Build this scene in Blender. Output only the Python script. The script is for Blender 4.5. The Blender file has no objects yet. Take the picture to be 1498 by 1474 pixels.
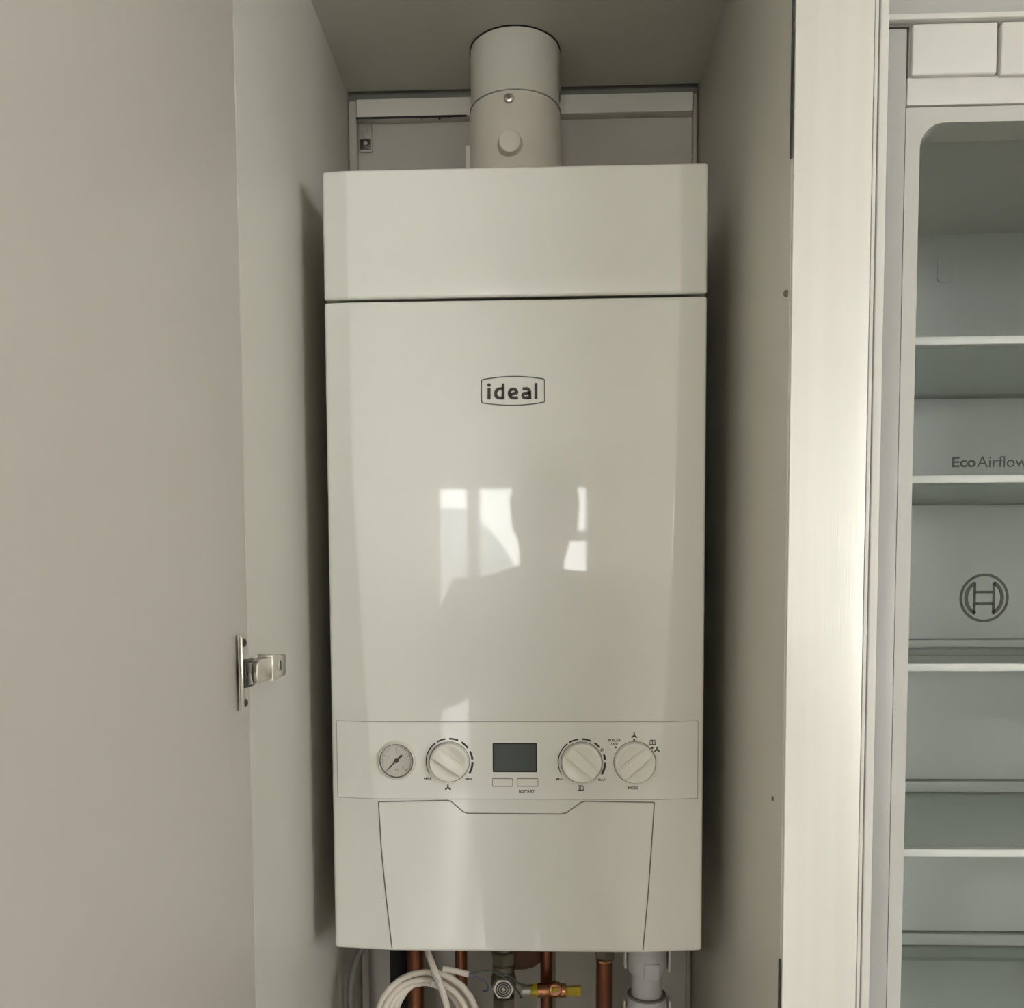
import bpy, bmesh, math, random
from mathutils import Vector, Matrix
random.seed(7)
S = bpy.context.scene
COL = S.collection
PI = math.pi

# ------------------------------------------------------------------ camera
F_PX, PPY = 1332.56, 946.88
YAW, PITCH, ROLL = 0.03398, 0.06301, -0.00471
CAM = Vector((0, 0, 1.45))
_f = Vector((-math.sin(YAW)*math.cos(PITCH), math.cos(YAW)*math.cos(PITCH), -math.sin(PITCH)))
_r = Vector((math.cos(YAW), math.sin(YAW), 0)); _u = _r.cross(_f)
CR = _r*math.cos(ROLL) + _u*math.sin(ROLL)
CU = -_r*math.sin(ROLL) + _u*math.cos(ROLL)
cd = bpy.data.cameras.new('camera'); cam = bpy.data.objects.new('camera', cd); COL.objects.link(cam)
cam.matrix_world = Matrix(((CR.x, CU.x, -_f.x, CAM.x), (CR.y, CU.y, -_f.y, CAM.y), (CR.z, CU.z, -_f.z, CAM.z), (0, 0, 0, 1)))
cd.sensor_fit = 'HORIZONTAL'; cd.sensor_width = 36; cd.lens = 36*F_PX/1498
cd.shift_y = (PPY-737)/1498
cd.clip_start = 0.01
S.camera = cam

def U(px, py, Y):
    """point of the plane y = Y that the photograph shows at px, py"""
    d = _f + CR*((px-749)/F_PX) - CU*((py-PPY)/F_PX)
    return CAM + d*((Y-CAM.y)/d.y)
def UX(px, py, X):
    d = _f + CR*((px-749)/F_PX) - CU*((py-PPY)/F_PX)
    return CAM + d*((X-CAM.x)/d.x)

# ------------------------------------------------------------------ light
w = bpy.data.worlds.new('world'); S.world = w; w.use_nodes = True
nt = w.node_tree; bg = nt.nodes['Background']
bg.inputs['Color'].default_value = (0.99, 0.985, 0.965, 1); bg.inputs['Strength'].default_value = 15.0
sd = bpy.data.lights.new('sun', 'SUN'); sun = bpy.data.objects.new('sun', sd); COL.objects.link(sun)
sd.energy = 15.0; sd.angle = 0.01; sd.color = (1.0, 0.94, 0.84)
sun.rotation_euler = Vector((0.06, 1.0, -0.62)).to_track_quat('-Z', 'Y').to_euler()
def area(name, loc, direction, sx, sy, power, color):
    ld = bpy.data.lights.new(name, 'AREA'); o = bpy.data.objects.new(name, ld); COL.objects.link(o)
    ld.shape = 'RECTANGLE'; ld.size = sx; ld.size_y = sy; ld.energy = power; ld.color = color
    o.location = loc; o.rotation_euler = Vector(direction).to_track_quat('-Z', 'Z').to_euler()
    return o
area('daylight_window_front', (-0.225, -5.21, 1.155), (0, 1, 0), 1.2, 2.25, 1, (1, 1, 1)).data.cycles.is_portal = True
area('added_window_portal', (3.72, -2.3, 1.65), (-1, 0, 0), 2.25, 1.35, 1, (1, 1, 1)).data.cycles.is_portal = True  # sky portal of the added side window
area('added_fill_light', (-1.45, -2.2, 2.36), (0, 0.05, -1), 0.55, 0.55, 38, (1.0, 0.96, 0.88))  # added fill light out of view, no such lamp known
S.view_settings.view_transform = 'Standard'; S.view_settings.look = 'None'
S.view_settings.gamma = 1; S.view_settings.use_curve_mapping = False
S.view_settings.exposure = 0.55
S.cycles.use_denoising = True
S.cycles.max_bounces = 12; S.cycles.diffuse_bounces = 8
S.cycles.sample_clamp_indirect = 6

# ------------------------------------------------------------------ materials
def mat(name, color, rough=0.5, metal=0.0, var=0.03, scale=6.0, bump=0.0, bscale=40.0, coat=0.0, stretch=None, spec=0.5, bdist=0.001, **kw):
    m = bpy.data.materials.new(name); m.use_nodes = True
    n = m.node_tree.nodes; l = m.node_tree.links; b = n['Principled BSDF']
    b.inputs['Roughness'].default_value = rough; b.inputs['Metallic'].default_value = metal
    b.inputs['Coat Weight'].default_value = coat; b.inputs['Coat Roughness'].default_value = 0.03
    b.inputs['Specular IOR Level'].default_value = spec
    tc = n.new('ShaderNodeTexCoord'); mp = n.new('ShaderNodeMapping'); l.new(tc.outputs['Object'], mp.inputs[0])
    if stretch: mp.inputs['Scale'].default_value = stretch
    nz = n.new('ShaderNodeTexNoise'); nz.inputs['Scale'].default_value = scale; nz.inputs['Detail'].default_value = 4
    l.new(mp.outputs[0], nz.inputs[0])
    cr = n.new('ShaderNodeValToRGB')
    cr.color_ramp.elements[0].position = 0.3; cr.color_ramp.elements[1].position = 0.7
    cr.color_ramp.elements[0].color = tuple(c*(1-var) for c in color)+(1,)
    cr.color_ramp.elements[1].color = tuple(min(1, c*(1+var)) for c in color)+(1,)
    l.new(nz.outputs[0], cr.inputs[0]); l.new(cr.outputs[0], b.inputs['Base Color'])
    if bump:
        n2 = n.new('ShaderNodeTexNoise'); n2.inputs['Scale'].default_value = bscale; n2.inputs['Detail'].default_value = 2
        l.new(mp.outputs[0], n2.inputs[0])
        bp = n.new('ShaderNodeBump'); bp.inputs['Strength'].default_value = bump; bp.inputs['Distance'].default_value = bdist
        l.new(n2.outputs[0], bp.inputs['Height']); l.new(bp.outputs[0], b.inputs['Normal'])
    for k, v in kw.items(): b.inputs[k.replace('_', ' ')].default_value = v
    return m
M = {}
M['enamel'] = mat('white_enamel', (0.70, 0.69, 0.635), 0.25, coat=0.6, var=0.01, scale=3, bump=0.25, bscale=9, bdist=0.0006)
M['enamel_panel'] = mat('white_panel_plastic', (0.71, 0.70, 0.645), 0.28, coat=0.5, var=0.01, scale=3, bump=0.2, bscale=12, bdist=0.0005)
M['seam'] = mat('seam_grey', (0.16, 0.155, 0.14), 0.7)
M['softseam'] = mat('soft_seam_grey', (0.33, 0.325, 0.29), 0.6)
M['black'] = mat('matt_black', (0.012, 0.012, 0.011), 0.7)
M['ink'] = mat('black_ink', (0.03, 0.029, 0.025), 0.5)
M['grey_ink'] = mat('grey_ink', (0.12, 0.12, 0.11), 0.5)
M['laminate'] = mat('pale_grey_laminate', (0.51, 0.50, 0.445), 0.45, var=0.015, scale=2, bump=0.08, bscale=300, bdist=0.0004)
M['door_laminate'] = mat('warm_grey_laminate', (0.545, 0.505, 0.46), 0.42, var=0.02, scale=2, bump=0.08, bscale=300, bdist=0.0004)
M['edge'] = mat('laminate_edging', (0.45, 0.44, 0.40), 0.5)
M['board'] = mat('back_board', (0.42, 0.39, 0.345), 0.6, var=0.05, scale=4)
M['rail'] = mat('white_rail', (0.60, 0.58, 0.52), 0.5, var=0.03)
M['flue'] = mat('flue_white', (0.66, 0.64, 0.57), 0.4, var=0.015, scale=4)
M['collar'] = mat('collar_white', (0.66, 0.61, 0.54), 0.42, var=0.02, scale=4)
M['steel'] = mat('brushed_steel', (0.73, 0.715, 0.665), 0.42, metal=0.35, var=0.03, scale=60, stretch=(1, 1, 0.02), bump=0.22, bscale=900, bdist=0.0004)
M['alu'] = mat('satin_aluminium', (0.86, 0.85, 0.80), 0.25, metal=0.9, var=0.02)
M['nickel'] = mat('nickel', (0.60, 0.57, 0.51), 0.3, metal=1.0, var=0.05, scale=80)
M['darkmetal'] = mat('dark_hinge_metal', (0.10, 0.095, 0.085), 0.4, metal=0.8)
M['zinc'] = mat('zinc', (0.55, 0.56, 0.53), 0.35, metal=0.7, var=0.1, scale=60)
M['copper'] = mat('copper', (0.27, 0.11, 0.065), 0.34, metal=1.0, var=0.28, scale=22, stretch=(1, 1, 0.35))
M['bright_copper'] = mat('bright_copper', (0.62, 0.30, 0.16), 0.22, metal=1.0, var=0.12, scale=50)
M['brass'] = mat('dull_nickelled_brass', (0.20, 0.185, 0.14), 0.38, metal=0.95, var=0.15, scale=50)
M['yellow'] = mat('yellow_plastic', (0.50, 0.36, 0.015), 0.45)
M['waste'] = mat('grey_white_upvc', (0.47, 0.47, 0.48), 0.35, var=0.02)
M['cable'] = mat('cream_cable', (0.66, 0.59, 0.52), 0.5, var=0.03, scale=20)
M['wire_green'] = mat('dark_green_wire', (0.06, 0.09, 0.07), 0.5)
M['wire_blue'] = mat('slate_blue_wire', (0.07, 0.10, 0.13), 0.5)
M['brown'] = mat('brown_rust', (0.10, 0.045, 0.03), 0.6, var=0.2)
M['void_black'] = mat('opening_black', (0.008, 0.008, 0.008), 0.95)
M['screen'] = mat('dark_display', (0.052, 0.06, 0.058), 0.35, var=0.02)
M['face'] = mat('gauge_face', (0.66, 0.62, 0.58), 0.5, var=0.01)
M['knob'] = mat('knob_plastic', (0.72, 0.70, 0.63), 0.26, coat=0.35, var=0.01)
M['gasket'] = mat('grey_frame_plastic', (0.38, 0.375, 0.355), 0.4, var=0.02)
M['flange'] = mat('fridge_flange', (0.46, 0.455, 0.42), 0.38, var=0.015)
M['liner'] = mat('fridge_liner', (0.44, 0.47, 0.45), 0.42, var=0.02, scale=2, bump=0.1, bscale=5)
M['fridgewhite'] = mat('fridge_white', (0.60, 0.59, 0.55), 0.35, var=0.015)
M['shelftrim'] = mat('shelf_trim', (0.56, 0.575, 0.55), 0.35, var=0.01)
M['rail_grey'] = mat('shelf_back_rail', (0.42, 0.45, 0.43), 0.35)
M['wall'] = mat('white_paint', (0.74, 0.72, 0.66), 0.8, var=0.02)
M['ceil'] = mat('ceiling_paint', (0.80, 0.79, 0.76), 0.85, var=0.02)
M['frame'] = mat('window_frame', (0.6, 0.59, 0.56), 0.4)
M['brick'] = mat('far_brick', (0.55, 0.55, 0.56), 0.8, var=0.1, scale=3)
M['slate'] = mat('far_slate', (0.36, 0.39, 0.43), 0.8, var=0.1)
M['jacket'] = mat('grey_jacket', (0.16, 0.155, 0.15), 0.9, var=0.08, scale=20)
M['trousers'] = mat('dark_trousers', (0.05, 0.055, 0.07), 0.9, var=0.08, scale=20)
M['skin'] = mat('skin', (0.55, 0.36, 0.27), 0.55, var=0.04, scale=10)
M['hair'] = mat('hair', (0.05, 0.035, 0.025), 0.7, var=0.1, scale=60)
M['fillglass'] = mat('fill_diffuser_white', (0.9, 0.88, 0.82), 0.5)
def wood_floor():
    m = mat('oak_floor', (0.17, 0.155, 0.135), 0.16, var=0.25, scale=3, stretch=(9, 1, 1))
    return m
M['floor'] = wood_floor()
def glass(name, tint, alpha):
    m = bpy.data.materials.new(name); m.use_nodes = True
    n = m.node_tree.nodes; l = m.node_tree.links; n.remove(n['Principled BSDF']); out = n['Material Output']
    t = n.new('ShaderNodeBsdfTransparent'); t.inputs[0].default_value = tint+(1,)
    g = n.new('ShaderNodeBsdfGlossy'); g.inputs['Roughness'].default_value = 0.03
    lw = n.new('ShaderNodeLayerWeight'); lw.inputs[0].default_value = 0.5
    pw = n.new('ShaderNodeMath'); pw.operation = 'POWER'; pw.inputs[1].default_value = 5.0; l.new(lw.outputs['Facing'], pw.inputs[0])
    ad = n.new('ShaderNodeMath'); ad.operation = 'MULTIPLY_ADD'; ad.inputs[1].default_value = 0.6; ad.inputs[2].default_value = 0.04
    ad.use_clamp = True
    l.new(pw.outputs[0], ad.inputs[0])
    if alpha:
        df = n.new('ShaderNodeBsdfDiffuse'); df.inputs[0].default_value = (0.62, 0.66, 0.63, 1)
        tl = n.new('ShaderNodeBsdfTranslucent'); tl.inputs[0].default_value = (0.62, 0.66, 0.63, 1)
        m1 = n.new('ShaderNodeMixShader'); m1.inputs[0].default_value = 0.5; l.new(df.outputs[0], m1.inputs[1]); l.new(tl.outputs[0], m1.inputs[2])
        m2 = n.new('ShaderNodeMixShader'); m2.inputs[0].default_value = alpha; l.new(t.outputs[0], m2.inputs[1]); l.new(m1.outputs[0], m2.inputs[2]); t = m2
    mx = n.new('ShaderNodeMixShader'); l.new(ad.outputs[0], mx.inputs[0]); l.new(t.outputs[0], mx.inputs[1]); l.new(g.outputs[0], mx.inputs[2])
    l.new(mx.outputs[0], out.inputs[0]); return m
M['glass'] = glass('window_glass', (0.96, 0.97, 0.97), 0.0)
M['shelfglass'] = glass('shelf_glass', (0.95, 0.97, 0.96), 0.3)
M['clearcover'] = glass('gauge_lens', (0.97, 0.97, 0.96), 0.0)

# ------------------------------------------------------------------ mesh helpers (world coordinates)
def BM(): return bmesh.new()
def box(bm, x0, x1, y0, y1, z0, z1, bev=0.0, seg=2, m=None):
    t = bmesh.new()
    bmesh.ops.create_cube(t, size=1)
    for v in t.verts:
        v.co = Vector(((x0+x1)/2+v.co.x*(x1-x0), (y0+y1)/2+v.co.y*(y1-y0), (z0+z1)/2+v.co.z*(z1-z0)))
    if bev: bmesh.ops.bevel(t, geom=t.edges[:], offset=bev, segments=seg, profile=0.5, affect='EDGES')
    if m is not None:
        bmesh.ops.transform(t, matrix=m, verts=t.verts)
    merge(bm, t); return bm
def merge(bm, t):
    me = bpy.data.meshes.new('tmp'); t.to_mesh(me); t.free(); bm.from_mesh(me); bpy.data.meshes.remove(me)
def frame_for(d):
    d = d.normalized(); a = Vector((0, 0, 1)) if abs(d.z) < 0.9 else Vector((1, 0, 0))
    x = d.cross(a).normalized(); y = x.cross(d).normalized(); return x, y
def lathe(bm, prof, o, axis, seg=32, cap0=True, cap1=True, six=0):
    o = Vector(o); axis = Vector(axis).normalized(); x, y = frame_for(axis)
    rings = []
    for r, h in prof:
        rings.append([bm.verts.new(o+axis*h+(x*math.cos(2*PI*k/seg)+y*math.sin(2*PI*k/seg))*r) for k in range(seg)])
    for a, b in zip(rings, rings[1:]):
        for k in range(seg): bm.faces.new((a[k], a[(k+1) % seg], b[(k+1) % seg], b[k]))
    if cap0: bm.faces.new(rings[0][::-1])
    if cap1: bm.faces.new(rings[-1])
    return bm
def cyl(bm, p0, p1, r, seg=24, bev=0.0):
    p0, p1 = Vector(p0), Vector(p1); h = (p1-p0).length
    if bev: return lathe(bm, [(r-bev, 0), (r-bev*.3, bev*.3), (r, bev), (r, h-bev), (r-bev*.3, h-bev*.3), (r-bev, h)], p0, p1-p0, seg)
    return lathe(bm, [(r, 0), (r, h)], p0, p1-p0, seg)
def smooth_path(pts, n=8, closed=False):
    P = [Vector(p) for p in pts]; out = []
    N = len(P)
    rng = range(N) if closed else range(N-1)
    for i in rng:
        if closed: a, b, c, d = P[i-1], P[i], P[(i+1) % N], P[(i+2) % N]
        else: a, b, c, d = P[max(i-1, 0)], P[i], P[i+1], P[min(i+2, N-1)]
        for k in range(n):
            t = k/n
            out.append(0.5*((2*b)+(c-a)*t+(2*a-5*b+4*c-d)*t*t+(3*b-a-3*c+d)*t**3))
    if not closed: out.append(P[-1])
    return out
def tube(bm, pts, r, seg=12):
    P = [Vector(p) for p in pts]; rings = []
    up = None
    for i, p in enumerate(P):
        d = (P[min(i+1, len(P)-1)]-P[max(i-1, 0)]).normalized()
        if up is None: x, y = frame_for(d)
        else:
            x = (up-d*up.dot(d)).normalized(); y = d.cross(x)
        up = x
        rings.append([bm.verts.new(p+(x*math.cos(2*PI*k/seg)+y*math.sin(2*PI*k/seg))*r) for k in range(seg)])
    for a, b in zip(rings, rings[1:]):
        for k in range(seg): bm.faces.new((a[k], a[(k+1) % seg], b[(k+1) % seg], b[k]))
    bm.faces.new(rings[0][::-1]); bm.faces.new(rings[-1]); return bm
def prism(bm, poly, y0, y1, m=None):
    """poly of (x, z) extruded from y0 to y1"""
    a = [bm.verts.new((x, y0, z)) for x, z in poly]; b = [bm.verts.new((x, y1, z)) for x, z in poly]
    n = len(poly); bm.faces.new(a); bm.faces.new(b[::-1])
    for k in range(n): bm.faces.new((a[k], b[k], b[(k+1) % n], a[(k+1) % n]))
    if m is not None:
        for v in a+b: v.co = m @ v.co
    return bm
def ring_prism(bm, outer, inner, y0, y1):
    n = len(outer)
    L = [[bm.verts.new((x, y, z)) for x, z in q] for q, y in ((outer, y0), (inner, y0), (inner, y1), (outer, y1))]
    for i in range(4):
        a, b = L[i], L[(i+1) % 4]
        for k in range(n):
            try: bm.faces.new((a[k], a[(k+1) % n], b[(k+1) % n], b[k]))
            except ValueError: pass
    return bm
def stroke(bm, pts, wd, y0, y1, closed=False):
    """ribbon along (x, z) points, wd may be one width or a list"""
    P = [Vector((p[0], p[1])) for p in pts]; n = len(P)
    W = wd if isinstance(wd, (list, tuple)) else [wd]*n
    Lf, Rt = [], []
    for i in range(n):
        a = P[i-1] if (closed or i) else P[i]; b = P[(i+1) % n] if (closed or i < n-1) else P[i]
        d1 = (P[i]-a); d2 = (b-P[i])
        if d1.length < 1e-9: d1 = d2
        if d2.length < 1e-9: d2 = d1
        d1.normalize(); d2.normalize(); t = (d1+d2).normalized(); nn = Vector((-t.y, t.x))
        c = max(0.4, nn.dot(Vector((-d1.y, d1.x))))
        Lf.append(P[i]+nn*W[i]/2/c); Rt.append(P[i]-nn*W[i]/2/c)
    V = [[bm.verts.new((q.x, y, q.y)) for q in S_] for S_, y in ((Lf, y0), (Rt, y0), (Rt, y1), (Lf, y1))]
    rng = range(n) if closed else range(n-1)
    for i in rng:
        j = (i+1) % n
        for k in range(4):
            a, b = V[k], V[(k+1) % 4]; bm.faces.new((a[i], a[j], b[j], b[i]))
    if not closed:
        bm.faces.new([V[k][0] for k in range(4)]); bm.faces.new([V[k][-1] for k in range(3, -1, -1)])
    return bm
def arc(cx, cz, r, a0, a1, n=16):
    return [(cx+r*math.cos(math.radians(a0+(a1-a0)*k/n)), cz+r*math.sin(math.radians(a0+(a1-a0)*k/n))) for k in range(n+1)]
def rrect(x0, x1, z0, z1, r, n=6):
    p = []
    for cx, cz, a in ((x1-r, z1-r, 0), (x0+r, z1-r, 90), (x0+r, z0+r, 180), (x1-r, z0+r, 270)):
        p += arc(cx, cz, r, a, a+90, n)
    return p
def text(bm, s, cx, cz, wd, ht, y, depth=0.0002, bold=0.0, m=None):
    """lettering facing -Y, its bounding box wd x ht centred on cx, cz"""
    cu = bpy.data.curves.new('tmp', 'FONT'); cu.body = s; cu.size = 1; cu.offset = bold; cu.resolution_u = 3
    cu.extrude = 0.01
    o = bpy.data.objects.new('tmp', cu); COL.objects.link(o)
    me = bpy.data.meshes.new_from_object(o.evaluated_get(bpy.context.evaluated_depsgraph_get()))
    bpy.data.objects.remove(o); bpy.data.curves.remove(cu)
    xs = [v.co.x for v in me.vertices]; ys = [v.co.y for v in me.vertices]
    sx = wd/(max(xs)-min(xs)); sy = (ht/(max(ys)-min(ys))) if ht else sx
    mx, my = (max(xs)+min(xs))/2, (max(ys)+min(ys))/2
    for v in me.vertices:
        c = v.co.copy(); v.co = Vector((cx+(c.x-mx)*sx, y-depth*(0.5+c.z/0.02), cz+(c.y-my)*sy))
    bm.from_mesh(me); bpy.data.meshes.remove(me); return bm

def world_loc(o):
    v = Vector((0, 0, 0))
    while o: v = v+o.location; o = o.parent
    return v
def obj(name, bm, m, parent=None, smooth=35, origin=None, **props):
    me = bpy.data.meshes.new(name)
    bmesh.ops.recalc_face_normals(bm, faces=bm.faces)
    bm.to_mesh(me); bm.free()
    ms = m if isinstance(m, (list, tuple)) else [m]
    for x in ms: me.materials.append(x)
    o = bpy.data.objects.new(name, me); COL.objects.link(o)
    off = world_loc(parent) if parent else Vector((0, 0, 0))
    if parent: o.parent = parent
    xs = [v.co for v in me.vertices]
    if origin is None:
        origin = Vector(((min(c.x for c in xs)+max(c.x for c in xs))/2, (min(c.y for c in xs)+max(c.y for c in xs))/2, min(c.z for c in xs)))
    origin = Vector(origin)
    me.transform(Matrix.Translation(-origin)); o.location = origin-off
    if smooth: me.shade_smooth(); me.set_sharp_from_angle(angle=math.radians(smooth))
    for k, v in props.items(): o[k] = v
    return o
def thing(name, label, cat, loc, group=None):
    o = bpy.data.objects.new(name, None); COL.objects.link(o); o.location = loc; o.empty_display_size = 0.05
    o['label'] = label; o['category'] = cat
    if group: o['group'] = group
    return o
def tag(o, label, cat, group=None):
    o['label'] = label; o['category'] = cat
    if group: o['group'] = group
    return o
def struct(name, bm, m, parent=None):
    o = obj(name, bm, m, parent, smooth=0)
    if not parent: o['kind'] = 'structure'
    return o
def copy_tree(o, parent=None):
    c = o.copy(); COL.objects.link(c)
    if parent: c.parent = parent
    for ch in [k for k in bpy.data.objects if k.parent == o and k.name != c.name]: copy_tree(ch, c)
    return c

# ------------------------------------------------------------------ fitted dimensions
YB, YF, YO, YFL = 1.2426, 0.7802, 0.9506, 0.8302      # cupboard back, cupboard front, boiler front, fridge front
XL, XR, ZC = -0.255, 0.205, 2.103                      # cupboard inside
BX, BZ0, BZ1, ZG = -0.0285, 1.0638, 1.878, 1.7474      # boiler centre, bottom, top, joint

# ------------------------------------------------------------------ room shell
RX0, RX1, RY0, RY1, RZ = -2.3, 3.6, -5.0, 1.45, 2.5
struct('floor', box(BM(), RX0-.1, RX1+.1, RY0-.1, RY1+.1, -0.05, 0), M['floor'])
struct('ceiling', box(BM(), RX0-.1, RX1+.1, RY0-.1, RY1+.1, RZ, RZ+.05), M['ceil'])
struct('wall_back', box(BM(), RX0-.1, RX1+.1, RY1, RY1+.1, 0, RZ), M['wall'])
struct('wall_left', box(BM(), RX0-.1, RX0, RY0, RY1, 0, RZ), M['wall'])
b = BM()
for y0, y1, z0, z1 in ((RY0, -3.4, 0, RZ), (-1.2, RY1, 0, RZ), (-3.4, -1.2, 0, 1.2), (-3.4, -1.2, 2.2, RZ)): box(b, RX1, RX1+.1, y0, y1, z0, z1)  # with an opening for the added side window
struct('wall_right', b, M['wall'])
W1 = (-0.81, 0.36, 0.06, 2.25); W2 = (1.8, 2.3, 1.6, 2.2)
b = BM()
for x0, x1, z0, z1 in ((RX0, W1[0], 0, RZ), (W1[1], W2[0], 0, RZ), (W2[1], RX1, 0, RZ), (W1[0], W1[1], W1[3], RZ), (W1[0], W1[1], 0, W1[2]),
                       (W2[0], W2[1], W2[3], RZ), (W2[0], W2[1], 0, W2[2])):
    box(b, x0, x1, RY0-.2, RY0, z0, z1)
struct('wall_front', b, M['wall'])
def window(name, x0, x1, z0, z1, mull, trans):
    f = BM(); t = 0.03
    for a in ((x0, x0+t, z0, z1), (x1-t, x1, z0, z1), (x0, x1, z0, z0+t), (x0, x1, z1-t, z1)):
        box(f, a[0], a[1], RY0-.12, RY0-.05, a[2], a[3])
    for a, c in mull: box(f, a, c, RY0-.12, RY0-.05, z0+t, z1-t)
    for xa, xb, a, c in trans: box(f, xa, xb, RY0-.12, RY0-.05, a, c)
    o = obj(name, f, M['frame'], None, smooth=0); o['kind'] = 'structure'
    obj('window_pane', box(BM(), x0+t*.5, x1-t*.5, RY0-.088, RY0-.084, z0+t*.5, z1-t*.5), M['glass'], o, smooth=0)
window('window_1', *W1, [(-0.575, -0.477), (0.03, 0.12)], [(0.12, 0.33, 1.82, 1.9), (-0.78, 0.03, 0.9, 0.98)])
window('window_2', *W2, [(2.03, 2.07)], [])
w3 = (-3.4, -1.2, 1.2, 2.2)  # unseen window added to brighten the open door and left panel
f = BM(); t3 = .03
for a in ((w3[0], w3[0]+t3, w3[2], w3[3]), (w3[1]-t3, w3[1], w3[2], w3[3]), (-2.32, -2.28, w3[2], w3[3])): box(f, RX1+.03, RX1+.08, a[0], a[1], a[2], a[3])
for a in ((w3[2], w3[2]+t3), (w3[3]-t3, w3[3])): box(f, RX1+.03, RX1+.08, w3[0], w3[1], a[0], a[1])
o = obj('added_window', f, M['frame'], None, smooth=0); o['kind'] = 'structure'
obj('window_pane', box(BM(), RX1+.05, RX1+.054, w3[0]+.01, w3[1]-.01, w3[2]+.01, w3[3]-.01), M['glass'], o, smooth=0)
lp = thing('fill_light_fixture', 'added square white fill light, unseen behind the camera', 'ceiling light', (-1.45, -2.2, 2.42))  # made-up fixture housing the fill light
obj('fill_housing', box(BM(), -1.75, -1.15, -2.5, -1.9, 2.42, 2.5, .01), M['frame'], lp)
obj('fill_diffuser', box(BM(), -1.72, -1.18, -2.47, -1.93, 2.40, 2.42, .004), M['fillglass'], lp)
# outside: balcony rail and the house across the street
rl = thing('balcony_railing', 'thin metal balcony railing outside the tall window', 'railing', (-0.2, -6.0, -0.05))
obj('handrail', box(BM(), -1.4, 1.0, -6.02, -5.98, 1.02, 1.06, .005), M['frame'], rl)
for k in range(17): obj('baluster', cyl(BM(), (-1.36+k*.145, -6, -.05), (-1.36+k*.145, -6, 1.02), .007, 8), M['frame'], rl)
obj('balcony_slab', box(BM(), -1.6, 1.2, -6.1, -5.21, -0.15, -0.05), M['wall'], rl)
hs = thing('house', 'grey house with dark gabled roof across the street', 'house', (-3.5, -30, -6))
obj('house_wall', box(BM(), -6.2, -1.3, -34, -28, -6, 2.3), M['brick'], hs, smooth=0)
obj('house_roof', prism(BM(), [(-6.5, 2.3), (-1.0, 2.3), (-1.7, 3.4), (-2.6, 4.1), (-4.9, 4.1), (-5.8, 3.4)], -34.3, -27.7), M['slate'], hs, smooth=0)
for k in range(5):
    for z in (-2, .7): obj('house_window', box(BM(), -6.0+k*.95, -5.4+k*.95, -27.99, -27.9, z, z+1.3), M['frame'], hs, smooth=0)
g_ = obj('street_ground', box(BM(), -40, 40, -60, -5.4, -6.1, -6), M['brick'], None, smooth=0); g_['kind'] = 'structure'

# ------------------------------------------------------------------ boiler cupboard
cb = thing('boiler_cupboard', 'tall pale grey cupboard, its door wide open, with the white boiler inside', 'cupboard', ((XL+XR)/2, (YF+YB)/2, 0))
T = 0.018
obj('side_panel', box(BM(), XL-T, XL, YF, YB+.02, 0.1, 2.16, .0008), M['laminate'], cb)
obj('side_panel', box(BM(), XR, XR+T, YF, YB+.02, 0.1, 2.16, .0008), M['laminate'], cb)
# top panel with the round flue hole
FLC = U(753.5, 130, 1.1525); FX, FY, FR = FLC.x, 1.1525, 0.0540
b = BM(); n = 48
hole = [(FX+(FR+.0012)*math.cos(2*PI*k/n), FY+(FR+.0012)*math.sin(2*PI*k/n)) for k in range(n)]
def to_rect(x, y):
    dx, dy = x-FX, y-FY; t = 9e9
    for d, lo, hi in ((dx, XL-FX, XR-FX), (dy, YF-FY, YB-.012-FY)):
        if d > 1e-9: t = min(t, hi/d)
        if d < -1e-9: t = min(t, lo/d)
    return (FX+dx*t, FY+dy*t)
ang = [math.atan2(cy-FY, cx-FX) for cx in (XL, XR) for cy in (YF, YB-.012)]
outer = []
for (x, y) in hole: outer.append(to_rect(x, y))
for cx in (XL, XR):
    for cy in (YF, YB-.012):
        k = min(range(n), key=lambda i: abs(math.atan2(math.sin(math.atan2(hole[i][1]-FY, hole[i][0]-FX)-math.atan2(cy-FY, cx-FX)), math.cos(math.atan2(hole[i][1]-FY, hole[i][0]-FX)-math.atan2(cy-FY, cx-FX)))))
        outer[k] = (cx, cy)
lv = [[b.verts.new((x, y, z)) for x, y in q] for q, z in ((outer, ZC), (hole, ZC), (hole, ZC+T), (outer, ZC+T))]
for i in range(4):
    for k in range(n): b.faces.new((lv[i][k], lv[i][(k+1) % n], lv[(i+1) % 4][(k+1) % n], lv[(i+1) % 4][k]))
obj('top_panel', b, M['laminate'], cb, smooth=0)
# back: recessed board, rail, batten, and a dark strip painted as the shadow gap under the top
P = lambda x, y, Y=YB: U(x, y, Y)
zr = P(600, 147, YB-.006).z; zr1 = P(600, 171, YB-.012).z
obj('back_panel', box(BM(), XL, XR, YB+.004, YB+.016, 0.1, ZC+.03), M['board'], cb)
xa, xb = P(524, 160).x, P(1012, 150).x
obj('hanging_rail', box(BM(), xa, xb, YB-.012, YB+.004, zr1, zr, .001), M['rail'], cb)
obj('side_batten', box(BM(), XL+.001, xa-.001, YB-.008, YB+.004, 0.1, zr, .001), M['board'], cb)
obj('side_batten', box(BM(), xb+.001, XR-.003, YB-.008, YB+.004, 0.1, zr, .001), M['board'], cb)
obj('gap_shade_strip', box(BM(), XL+.001, XR-.001, YB-.002, YB+.004, zr, ZC+.02, .0005), M['seam'], cb)
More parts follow.
